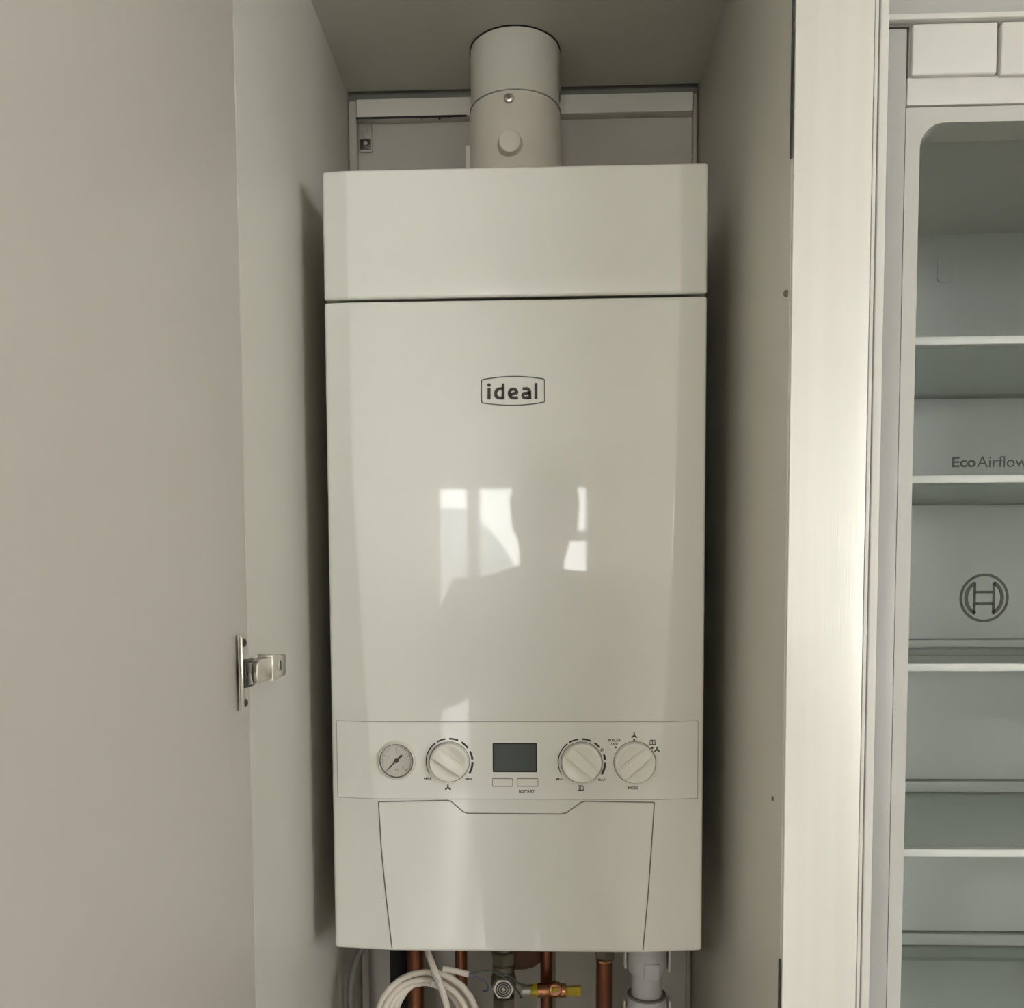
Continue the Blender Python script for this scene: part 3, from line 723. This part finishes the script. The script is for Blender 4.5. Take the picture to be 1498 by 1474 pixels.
obj('nut_ring', lathe(BM(), [(.0104, 0), (.0108, .0025)], (x4, 1.07, U(884, 1404.5, 1.07).z), (0, 0, 1), 24), M['bright_copper'], nu)
# nickelled isolating valve
VX = U(737, 1440, 1.07).x; vz = U(737, 1443, 1.055).z
ZN = U(884, 1404.5, 1.07).z
va = thing('isolating_valve', 'dull metal isolating valve with hex nuts on the middle pipe', 'valve', (VX, 1.07, vz-.05))
obj('tail_pipe', cyl(BM(), (VX, 1.07, 0.15), (VX, 1.07, vz-.04), .0075, 24), M['copper'], va)
def hexnut(z0, z1, r): return lathe(BM(), [(r*.9, z0), (r, z0+.0015), (r, z1-.0015), (r*.9, z1)], (VX, 1.07, 0), (0, 0, 1), 6)
obj('hex_nut', hexnut(vz+.022, vz+.038, .0145), M['brass'], va, smooth=20)
obj('union_ring', lathe(BM(), [(.011, vz+.012), (.0135, vz+.014), (.0135, vz+.021), (.012, vz+.023)], (VX, 1.07, 0), (0, 0, 1), 28), M['brass'], va)
obj('valve_body', lathe(BM(), [(.0105, vz-.018), (.0135, vz-.010), (.0155, vz-.002), (.0150, vz+.006), (.012, vz+.013)], (VX, 1.07, 0), (0, 0, 1), 28), M['brass'], va)
obj('hex_nut', hexnut(vz-.034, vz-.017, .0145), M['brass'], va, smooth=20)
hn = obj('valve_head', lathe(BM(), [(.0135, 0), (.0140, .001), (.0140, .007), (.0125, .009)], (VX+.0005, 1.057, vz), (0, -1, 0), 6), M['nickel'], va, smooth=20)
for k in range(3):
    r = .009-k*.0027; obj('head_ring', lathe(BM(), [(r, .009), (r, .0108-k*.0002), (r-.0012, .0108-k*.0002), (r-.0012, .009)], (VX+.0005, 1.057, vz), (0, -1, 0), 24, False, False), M['darkmetal'], hn)
obj('top_stub', cyl(BM(), (VX, 1.07, vz+.037), (VX, 1.07, BZ0+.001), .010, 24), M['brass'], va)
# copper cross valve with the yellow lever
p = U(801, 1447, 1.075); LY = 1.078
yv = thing('lever_valve', 'small horizontal copper valve with yellow ends beside the metal isolating valve', 'valve', (p.x, LY, p.z-.009))
def hb_(x0, x1, r, prf=None):
    a = U(x0, 1448, LY); c = U(x1, 1446, LY); return cyl(BM(), (a.x, LY, a.z), (c.x, LY, a.z), r, 24, .001)
obj('valve_barrel', hb_(786, 828, .0085), M['bright_copper'], yv)
obj('end_cap', hb_(776.5, 787, .0075), M['yellow'], yv, label='yellow end cap')
obj('clear_sleeve', hb_(763, 777, .0068), M['zinc'], yv)
b = BM(); a = U(827, 1441, LY); c = U(850.5, 1456.5, LY)
box(b, a.x, c.x, LY-.003, LY+.003, c.z+.0015, a.z-.0015, .0012)
for v in b.verts:
    if v.co.x > (a.x+c.x)/2: v.co.z += (v.co.z-(a.z+c.z)/2)*.25
obj('lever', b, M['yellow'], yv, label='yellow plastic lever')
q = U(812, 1446, LY-.01)
obj('spindle_boss', lathe(BM(), [(.0085, 0), (.0085, .009), (.0072, .010), (.0066, .0085), (.0001, .0085)], (q.x, LY-.006, q.z), (0, -1, 0), 28), M['bright_copper'], yv)
obj('spindle', box(BM(), q.x-.004, q.x+.004, LY-.0165, LY-.0143, q.z-.001, q.z+.0035, .0006), M['yellow'], yv)
# white waste pipe with socket
WY = 1.075; q = U(946, 1440, WY); WX = q.x
wp = thing('waste_pipe', 'pale grey plastic waste pipe with ribbed couplings, right of the copper pipes', 'pipe', (WX, WY, 0.12))
zt = lambda y: U(946, y, WY).z
obj('pipe_tube', cyl(BM(), (WX, WY, .12), (WX, WY, BZ0+.001), .0185, 36), M['waste'], wp)
obj('pipe_coupling', lathe(BM(), [(.0238, BZ0+.0015), (.0238, zt(1412)), (.0215, zt(1420)), (.0190, zt(1421))], (WX, WY, 0), (0, 0, 1), 36), M['waste'], wp)
cp2 = obj('pipe_coupling', lathe(BM(), [(.0190, zt(1455)), (.0222, zt(1454)), (.0240, zt(1460)), (.0245, zt(1466)), (.0245, zt(1466)-.06), (.0195, zt(1466)-.065)], (WX, WY, 0), (0, 0, 1), 36), M['waste'], wp)
obj('seal_ring', lathe(BM(), [(.0188, zt(1453)), (.0236, zt(1452.5)), (.0236, zt(1455.5)), (.0188, zt(1456))], (WX, WY, 0), (0, 0, 1), 36, False, False), M['seam'], wp)
for s in (-1, 1):
    obj('coupling_wing', box(BM(), WX+s*.0262-.0012, WX+s*.0262+.0012, WY-.008, WY+.008, zt(1413 if s < 0 else 1418), BZ0+.001, .0006), M['rail'], wp)
    obj('coupling_wing', box(BM(), WX+s*.0268-.0012, WX+s*.0268+.0012, WY-.008, WY+.008, zt(1466)-.05, zt(1460), .0006), M['rail'], wp)
    
obj('raised_pad', box(BM(), WX-.006, WX+.013, WY-.0252, WY-.018, zt(1422), zt(1398), .003), M['waste'], wp)
# black upright standing in for a dark opening, and the boxed pieces seen between the pipes
tag(obj('dark_void_fill', cyl(BM(), (U(588, 1430, 1.17).x, 1.17, .12), (U(588, 1430, 1.17).x, 1.17, BZ0+.001), .0155, 24), M['void_black']), 'black upright standing in for the dark opening beside the leftmost copper pipe', 'void_stand_in')
a, c = U(813, 1430, 1.22), U(872, 1430, 1.22)
tag(obj('boxing_board', box(BM(), a.x, c.x, 1.222, 1.24, .12, BZ0+.008, .001), M['rail']), 'pale upright board behind the copper pipes, at the cupboard back', 'board')
# thin dark grey curved tube on the left
pts = [U(540, 1372, 1.13), U(524, 1398, 1.12), U(514, 1435, 1.11), U(514, 1480, 1.11), U(525, 1540, 1.13)]
tag(obj('dark_curved_tube', tube(BM(), smooth_path(pts, 8), .004, 12), M['seam']), 'dark grey tube curving down by the left cupboard side', 'tubing')

# ------------------------------------------------------------------ coiled cable
CY = 1.005
cc = thing('coiled_cable', 'cream electric cable hanging in a tied coil below the boiler', 'cable', tuple(U(625, 1580, CY)))
def cp_(px, py, dy=0): q = U(px, py, CY+dy); return Vector(q)
ctr = [(624, 1494, 78, 78, .004), (622, 1497, 69, 71, -.002), (616, 1500, 56, 62, .002), (628, 1502, 62, 66, .010), (636, 1500, 60, 72, .012)]
b = BM(); path = []
for i, (cx_, cy_, rx, ry, dy) in enumerate(ctr):
    nx = ctr[min(i+1, len(ctr)-1)]
    for k in range(24):
        t = k/24; a = 2*PI*t-PI/2*.0
        X = cx_+(nx[0]-cx_)*t; Y_ = cy_+(nx[1]-cy_)*t; RX_ = rx+(nx[2]-rx)*t; RY_ = ry+(nx[3]-ry)*t; D_ = dy+(nx[4]-dy)*t
        path.append(cp_(X+RX_*math.sin(a), Y_+RY_*math.cos(a), D_+.004*math.sin(a*2+i)))
tube(b, path, .0036, 12)
tube(b, smooth_path([cp_(624, 1380, .03), cp_(627, 1396, .004), cp_(634, 1414, -.008), cp_(641, 1432, -.013), cp_(649, 1455, -.013), cp_(657, 1485, -.010), cp_(664, 1530, -.005), cp_(668, 1570, 0)], 6), .0037, 12)
tube(b, smooth_path([cp_(646, 1416, .001), cp_(662, 1419, .001), cp_(675, 1422, .002), cp_(685.5, 1425, .002)], 6), .0034, 12)
obj('cable_sheath', b, M['cable'], cc, smooth=60)
b = BM(); box(b, -.0052, .0052, -.009, .011, -.004, .004, .0015)
bmesh.ops.transform(b, matrix=Matrix.Translation(cp_(638, 1436, -.001)) @ Matrix.Rotation(.35, 4, 'Y'), verts=b.verts)
obj('cable_tie', b, M['rail'], cc)
b = BM(); tube(b, smooth_path([cp_(632, 1424, -.012), cp_(637, 1430, -.0175), cp_(642, 1436, -.0175), cp_(638, 1441, -.008)], 5), .0013, 8); obj('cable_tie', b, M['waste'], cc)
obj('wire_core', tube(BM(), smooth_path([cp_(685, 1425, .002), cp_(700, 1421, .004), cp_(722, 1421, .01), cp_(745, 1427, .012), cp_(757, 1437, .02), cp_(768, 1441, .05), cp_(778, 1441, .062)], 6), .0011, 8), M['wire_green'], cc)
obj('wire_core', tube(BM(), smooth_path([cp_(685, 1425, .002), cp_(700, 1430, .004), cp_(711, 1437, .004), cp_(714, 1445, .003), cp_(712, 1449, .003), cp_(706, 1449, .003)], 6), .0011, 8), M['wire_blue'], cc)
obj('wire_core', tube(BM(), smooth_path([cp_(722, 1422, .01), cp_(742, 1432, .014), cp_(752, 1443, .02), cp_(758, 1450, .03), cp_(763, 1459, .04)], 6), .0009, 8), M['wire_green'], cc)

# ------------------------------------------------------------------ steel strip between cupboard and fridge
Xa, Xb = XR+.0015, U(1281, 0, YF-.003).x
q0 = U(1165, 0, YF-.003).x; Xa = max(XR+.0006, q0-.0004)
ts = thing('steel_strip', 'tall brushed steel filler strip between the boiler cupboard and the open fridge', 'trim strip', ((Xa+Xb)/2, YF, 0))
obj('strip_face', box(box(BM(), Xa, Xb-.0004, YF-.0035, YF-.0006, .1, 2.3, .0009, 3), XR+.0195, Xb-.0008, YF-.001, YF+.03, .1, 2.3), M['steel'], ts)
obj('edge_bead', box(BM(), Xb+.0002, Xb+.0032, YF-.0028, YF+.02, .1, 2.3, .0006), M['fridgewhite'], ts)
obj('shadow_groove', box(BM(), Xb+.0033, Xb+.0046, YF+.001, YF+.012, .1, 2.3), M['seam'], ts)
Xc = Xb+.0047; Xd = U(1301, 20, YF-.001).x
obj('edge_moulding', box(BM(), Xc, Xd, YF-.002, YF+.045, .1, 2.3, .0012, 3), M['fridgewhite'], ts, label='bright vertical edge moulding')

# ------------------------------------------------------------------ fridge
FXL = 0.329; FXR = FXL+.50
fo = FXL-20*YFL/F_PX                                    # outer edge of the flange
fr = thing('refrigerator', 'open built-in fridge with grey interior and glass shelves, right of the steel strip', 'fridge', ((FXL+FXR)/2, 1.05, 0.1))
zF = lambda y, x=1400: U(x, y, YFL).z
ztop = zF(156, 1400); zlip = zF(177.5, 1450)
xo1 = FXR+.013
inner = rrect(FXL, FXR, .22, zlip, .021, 8); n_ = len(inner)
outer = []
for i, (x, z) in enumerate(inner):
    ox = xo1 if x > FXR-.0215 else (fo if x < FXL+.0215 else x); oz = ztop if z > zlip-.0215 else (.18 if z < .22+.0215 else z)
    outer.append((ox, oz))
obj('door_frame', ring_prism(BM(), outer, inner, YFL, YFL+.035), M['flange'], fr, smooth=30)
YW = 1.2363
zin = U(1400, 258, YW).z
b = BM()
box(b, FXL-.008, FXL-.002, YFL+.035, YW, .2, zin)         # left side
box(b, FXR+.002, FXR+.008, YFL+.035, YW, .2, zin)
box(b, FXL-.008, FXR+.008, YW, YW+.006, .2, zin+.006)     # back
box(b, FXL-.008, FXR+.008, YFL+.035, YW, zin, zin+.006)   # ceiling
box(b, FXL-.008, FXR+.008, YFL+.035, YW, .194, .2)
obj('inner_liner', b, M['liner'], fr, smooth=0)
zst = U(1400, 1405, YW-.012).z
obj('lower_back_step', box(BM(), FXL-.002, FXR+.002, YW-.012, YW, .2, zst, .002), M['liner'], fr)
b = BM(); a, c = U(1372, 412, YW-.004), U(1392, 375, YW-.004)
prism(b, rrect(a.x, a.x+.022, a.z, c.z, .006, 4), YW-.0022, YW+.002)
for v in b.verts:
    if v.co.y < YW: v.co.y += .0024*(v.co.x-a.x)/.022
obj('sensor_cover', b, M['liner'], fr)
ZMX = U(1400, 26.5, YFL-.010).z-.0028
# housing column and the covers above the opening
obj('housing_column', box(BM(), Xd+.0005, fo-.0012, YFL-.002, YFL+.4, .1, ZMX, .0005), M['gasket'], fr)
obj('column_seam', box(BM(), fo-.0012, fo-.0001, YFL+.004, YFL+.03, .1, ZMX), M['black'], fr)
obj('upper_strip', box(BM(), fo+.0003, xo1, YFL-.001, YFL+.03, zF(153.5, 1400), zF(112, 1400), .0012), M['fridgewhite'], fr)
obj('strip_seam', box(BM(), fo, xo1, YFL+.003, YFL+.03, ztop-.001, zF(153, 1400)), M['black'], fr)
a, c = U(1334, 110, YFL-.006), U(1460.5, 27, YFL-.006)
obj('hinge_cover', box(BM(), a.x, c.x, YFL-.006, YFL+.03, a.z, ZMX+.0016, .0015, 3), M['fridgewhite'], fr)
a, c = U(1464, 109, YFL-.006), U(1464, 26, YFL-.006)
obj('hinge_cover', box(BM(), a.x, a.x+.09, YFL-.006, YFL+.03, a.z, ZMX+.0016, .0015, 3), M['fridgewhite'], fr)
obj('cover_backing', box(BM(), fo, xo1, YFL+.02, YFL+.03, zF(112), ZMX), M['seam'], fr)
a = U(1328.5, 110, YFL); obj('cover_return', box(BM(), a.x, a.x+.0022, YFL, YFL+.02, zF(110), zF(33), .0005), M['gasket'], fr)
# shelves
ZS = [1.70261, 1.56423, 1.37203, 1.17756, U(1420, 1378, YW).z]
YS = 0.9502
for i, z in enumerate(ZS):
    sh = obj('shelf', box(BM(), FXL, FXR, YS+.004, YW-.004, z-.0052, z-.0012), M['shelfglass'], fr, smooth=0)
    obj('shelf_front_trim', box(BM(), FXL-.0015, FXR+.0015, YS, YS+.014, z-.0078, z+.0003, .0012), M['shelftrim'], sh)
    hb2 = (.003, .003, .010, .0145, .0155)[i]
    obj('shelf_back_rail', box(BM(), FXL-.0015, FXR+.0015, YW-.009, YW-.001, z-.001, z-.001+hb2, .001), M['rail_grey'], sh)
    b = BM(); box(b, FXL, FXR, YW-.0095, YW-.0002, z-.0035, z-.0008)
    if i > 1: box(b, FXL, FXR, YW-.0028, YW-.0002, z-.001+hb2, z+.0006+hb2)
    obj('shelf_back_seal', b, M['seam'], sh, smooth=0)
# writing on the back wall
def wl(px, py): q = U(px, py, YW); return q
ms = YW/F_PX
a = wl(1392.5, 683.5); c = wl(1428, 668)
b = BM(); text(b, 'Eco', (a.x+c.x)/2, (a.z+c.z)/2, c.x-a.x, c.z-a.z, YW, bold=.028); obj('airflow_lettering', b, M['grey_ink'], fr, smooth=0)
b = BM(); a = wl(1429, 683.5); c = wl(1503, 666.5); text(b, 'Airflow', (a.x+c.x)/2, (a.z+c.z)/2, c.x-a.x, c.z-a.z, YW, bold=-.004); obj('airflow_lettering', b, M['grey_ink'], fr, smooth=0)
e0 = wl(1439.5, 874.3); s_ = ms/2.947
b = BM(); yq, yr = YW-.0005, YW+.0002
def ring(r, wd): stroke(b, arc(e0.x, e0.z, r*s_, 0, 360, 48)[:-1], wd*s_, yq, yr, True)
ring(97, 11)
for s in (-1, 1):
    xs_ = 35*s
    arc_pts = [(e0.x+s*s_*75*math.cos(math.radians(t)), e0.z+s_*75*math.sin(math.radians(t))) for t in range(-62, 63, 6)]
    stroke(b, arc_pts, 15*s_, yq, yr)
    stroke(b, [(e0.x+s_*s*40, e0.z+66*s_), (e0.x+s_*s*40, e0.z-66*s_)], 11*s_, yq, yr)
for s in (-1, 1): stroke(b, [(e0.x-s_*40, e0.z+25*s*s_), (e0.x+s_*40, e0.z+25*s*s_)], 11*s_, yq, yr)
obj('round_emblem', b, M['grey_ink'], fr, smooth=0)
# outer carcass of the fridge
b = BM(); box(b, FXL-.03+.001, FXL-.012, YFL+.04, YW+.05, .1, 1.93); box(b, FXR+.012, FXR+.03, YFL+.04, YW+.05, .1, 1.93); box(b, FXL-.03, FXR+.03, YW+.03, YW+.05, .1, 1.93); box(b, FXL-.03, FXR+.03, YFL+.04, YW+.05, 1.91, 1.93); box(b, FXL-.03, FXR+.03, YFL+.04, YW+.05, .1, .12)
obj('outer_carcass', b, M['fridgewhite'], fr, smooth=0)
# panel above the fridge
YQ = YFL-.010; zl = U(1400, 26.5, YQ).z; zu = U(1400, 17.5, YQ).z
op = thing('overhead_panel', 'pale panel with a bright lower lip directly above the open fridge', 'panel', ((Xd+xo1)/2, .85, zl))
obj('panel_lip', box(BM(), Xd+.0005, xo1+.02, YQ, YQ+.045, zl, zu, .0012), M['fridgewhite'], op)
obj('panel_face', box(BM(), Xd+.0005, xo1+.02, YQ+.010, YQ+.03, zu, 2.3), M['gasket'], op)
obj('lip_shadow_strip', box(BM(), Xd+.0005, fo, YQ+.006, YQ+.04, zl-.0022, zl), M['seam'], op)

# ------------------------------------------------------------------ the photographer (seen reflected in the boiler front)
pe = thing('person', 'person in a grey jacket holding up a phone, mirrored in the boiler front', 'person', (-0.02, -0.30, 0))
def skin_mesh(name, verts, edges, radii, mats, pick, parent, root=0, sub=2):
    me = bpy.data.meshes.new(name); me.from_pydata([Vector(v) for v in verts], edges, []); me.update()
    o = bpy.data.objects.new(name, me); COL.objects.link(o)
    m_ = o.modifiers.new('skin', 'SKIN'); m_.use_smooth_shade = True
    for i, r in enumerate(radii):
        d = me.skin_vertices[0].data[i]; d.radius = r if isinstance(r, tuple) else (r, r); d.use_root = (i == root)
    s = o.modifiers.new('sub', 'SUBSURF'); s.levels = sub; s.render_levels = sub
    dg = bpy.context.evaluated_depsgraph_get(); dg.update()
    m2 = bpy.data.meshes.new_from_object(o.evaluated_get(dg)); bpy.data.objects.remove(o); 
    b = bmesh.new(); b.from_mesh(m2)
    o2 = obj(name, b, mats, parent, smooth=0)
    base = world_loc(o2)
    for p_ in o2.data.polygons:
        p_.use_smooth = True; p_.material_index = pick(o2.data.vertices[p_.vertices[0]].co+base)
    return o2
PX0 = -0.015; PY0 = -0.30
V = []; E_ = []; R_ = []
def nv(p, r, parent=None):
    V.append(p); R_.append(r)
    if parent is not None: E_.append((parent, len(V)-1))
    return len(V)-1
pel = nv((PX0, PY0, .97), (.150, .115))
ab = nv((PX0, PY0, 1.12), (.140, .110), pel); ch = nv((PX0, PY0+.01, 1.30), (.160, .118), ab); uc = nv((PX0, PY0, 1.42), (.125, .095), ch)
nk = nv((PX0+.01, PY0+.01, 1.490), .055, uc); nk2 = nv((PX0+.015, PY0+.03, 1.535), .055, nk); hd = nv((PX0+.02, PY0+.045, 1.600), (.072, .085), nk2); ht_ = nv((PX0+.02, PY0+.045, 1.665), (.074, .088), hd); tp = nv((PX0+.02, PY0+.04, 1.710), (.055, .065), ht_)
hands = {}
for s in (-1, 1):
    h1 = nv((PX0+s*.070, PY0, .90), .092, pel); kn = nv((PX0+s*.066, PY0+.02, .50), .062, h1); an = nv((PX0+s*.08, PY0-.02, .10), .042, kn); ft = nv((PX0+s*.09, PY0+.06, .045), .040, an); te = nv((PX0+s*.10, PY0+.15, .035), .032, ft)
    sh = nv((PX0+s*.170, PY0, 1.435), .066, uc); el = nv((PX0+s*.235, PY0+.10, 1.19), .048, sh); wr = nv((PX0+s*.085+.03, PY0+.245, 1.345), .029, el)
    pm = nv((PX0+s*.060+.03, PY0+.265, 1.385), (.034, .018), wr)
    hands[s] = (pm, V[pm])
    for k in range(4):
        ln = (.9, 1.0, .95, .8)[k]
        z0 = 1.425-k*.021
        a1 = nv((PX0+s*.058+.03, PY0+.283, z0), .0095, pm); a2 = nv((PX0+s*(.058-.030*ln)+.03, PY0+.2935, z0+.004), .0085, a1); a3 = nv((PX0+s*(.058-.048*ln)+.03, PY0+.291, z0+.003), .0075, a2)
    t1 = nv((PX0+s*.050+.03, PY0+.250, 1.395), .0105, pm); t2 = nv((PX0+s*.030+.03, PY0+.262, 1.415), .009, t1)
def pick(c):
    if c.z > 1.50: return 0
    if c.y > PY0+.235 and c.z > 1.31: return 0
    if c.z < .09: return 3
    return 1 if c.z > .93 else 2
skin_mesh('body', V, E_, R_, [M['skin'], M['jacket'], M['trousers'], M['black']], pick, pe)
b = BM(); bmesh.ops.create_uvsphere(b, u_segments=24, v_segments=16, radius=1)
for v in b.verts:
    c = v.co; y_ = c.y*.100
    v.co = Vector((PX0+.02+c.x*.083, PY0+.030+y_*.95, 1.652+c.z*(.088 if c.z > 0 else .085*(1 if c.y < 0 else .3))))
obj('hair', b, M['hair'], pe)
for s in (-1, 1):
    e = BM(); bmesh.ops.create_uvsphere(e, u_segments=12, v_segments=8, radius=.011); bmesh.ops.translate(e, verts=e.verts, vec=(PX0+.02+s*.031, PY0+.122, 1.618)); obj('eye', e, M['rail'], pe)
    e = BM(); bmesh.ops.create_uvsphere(e, u_segments=12, v_segments=8, radius=.024)
    for v in e.verts: v.co = Vector((PX0+.02+s*.072+v.co.x*.3, PY0+.035+v.co.y*.8, 1.61+v.co.z*1.2))
    obj('ear', e, M['skin'], pe)
e = BM(); prism(e, [(-.013, -.018), (.013, -.018), (.004, .025), (-.004, .025)], 0, .02, Matrix.Translation((PX0+.02, PY0+.118, 1.60))); obj('nose', e, M['skin'], pe)
e = BM(); bmesh.ops.create_uvsphere(e, u_segments=12, v_segments=8, radius=.02)
for v in e.verts: v.co = Vector((PX0+.02+v.co.x*1.1, PY0+.118+v.co.y*.4, 1.563+v.co.z*.3))
obj('mouth', e, M['collar'], pe)
ph = thing('phone', 'dark mobile phone held in both hands by the person', 'phone', (.015, -.02, 1.32))
obj('phone_body', box(BM(), -.022, .052, -.0215, -.0135, 1.315, 1.467, .003, 3), M['black'], ph)
obj('camera_bump', box(BM(), -.017, .013, -.0135, -.0120, 1.434, 1.464, .0006), M['darkmetal'], ph)
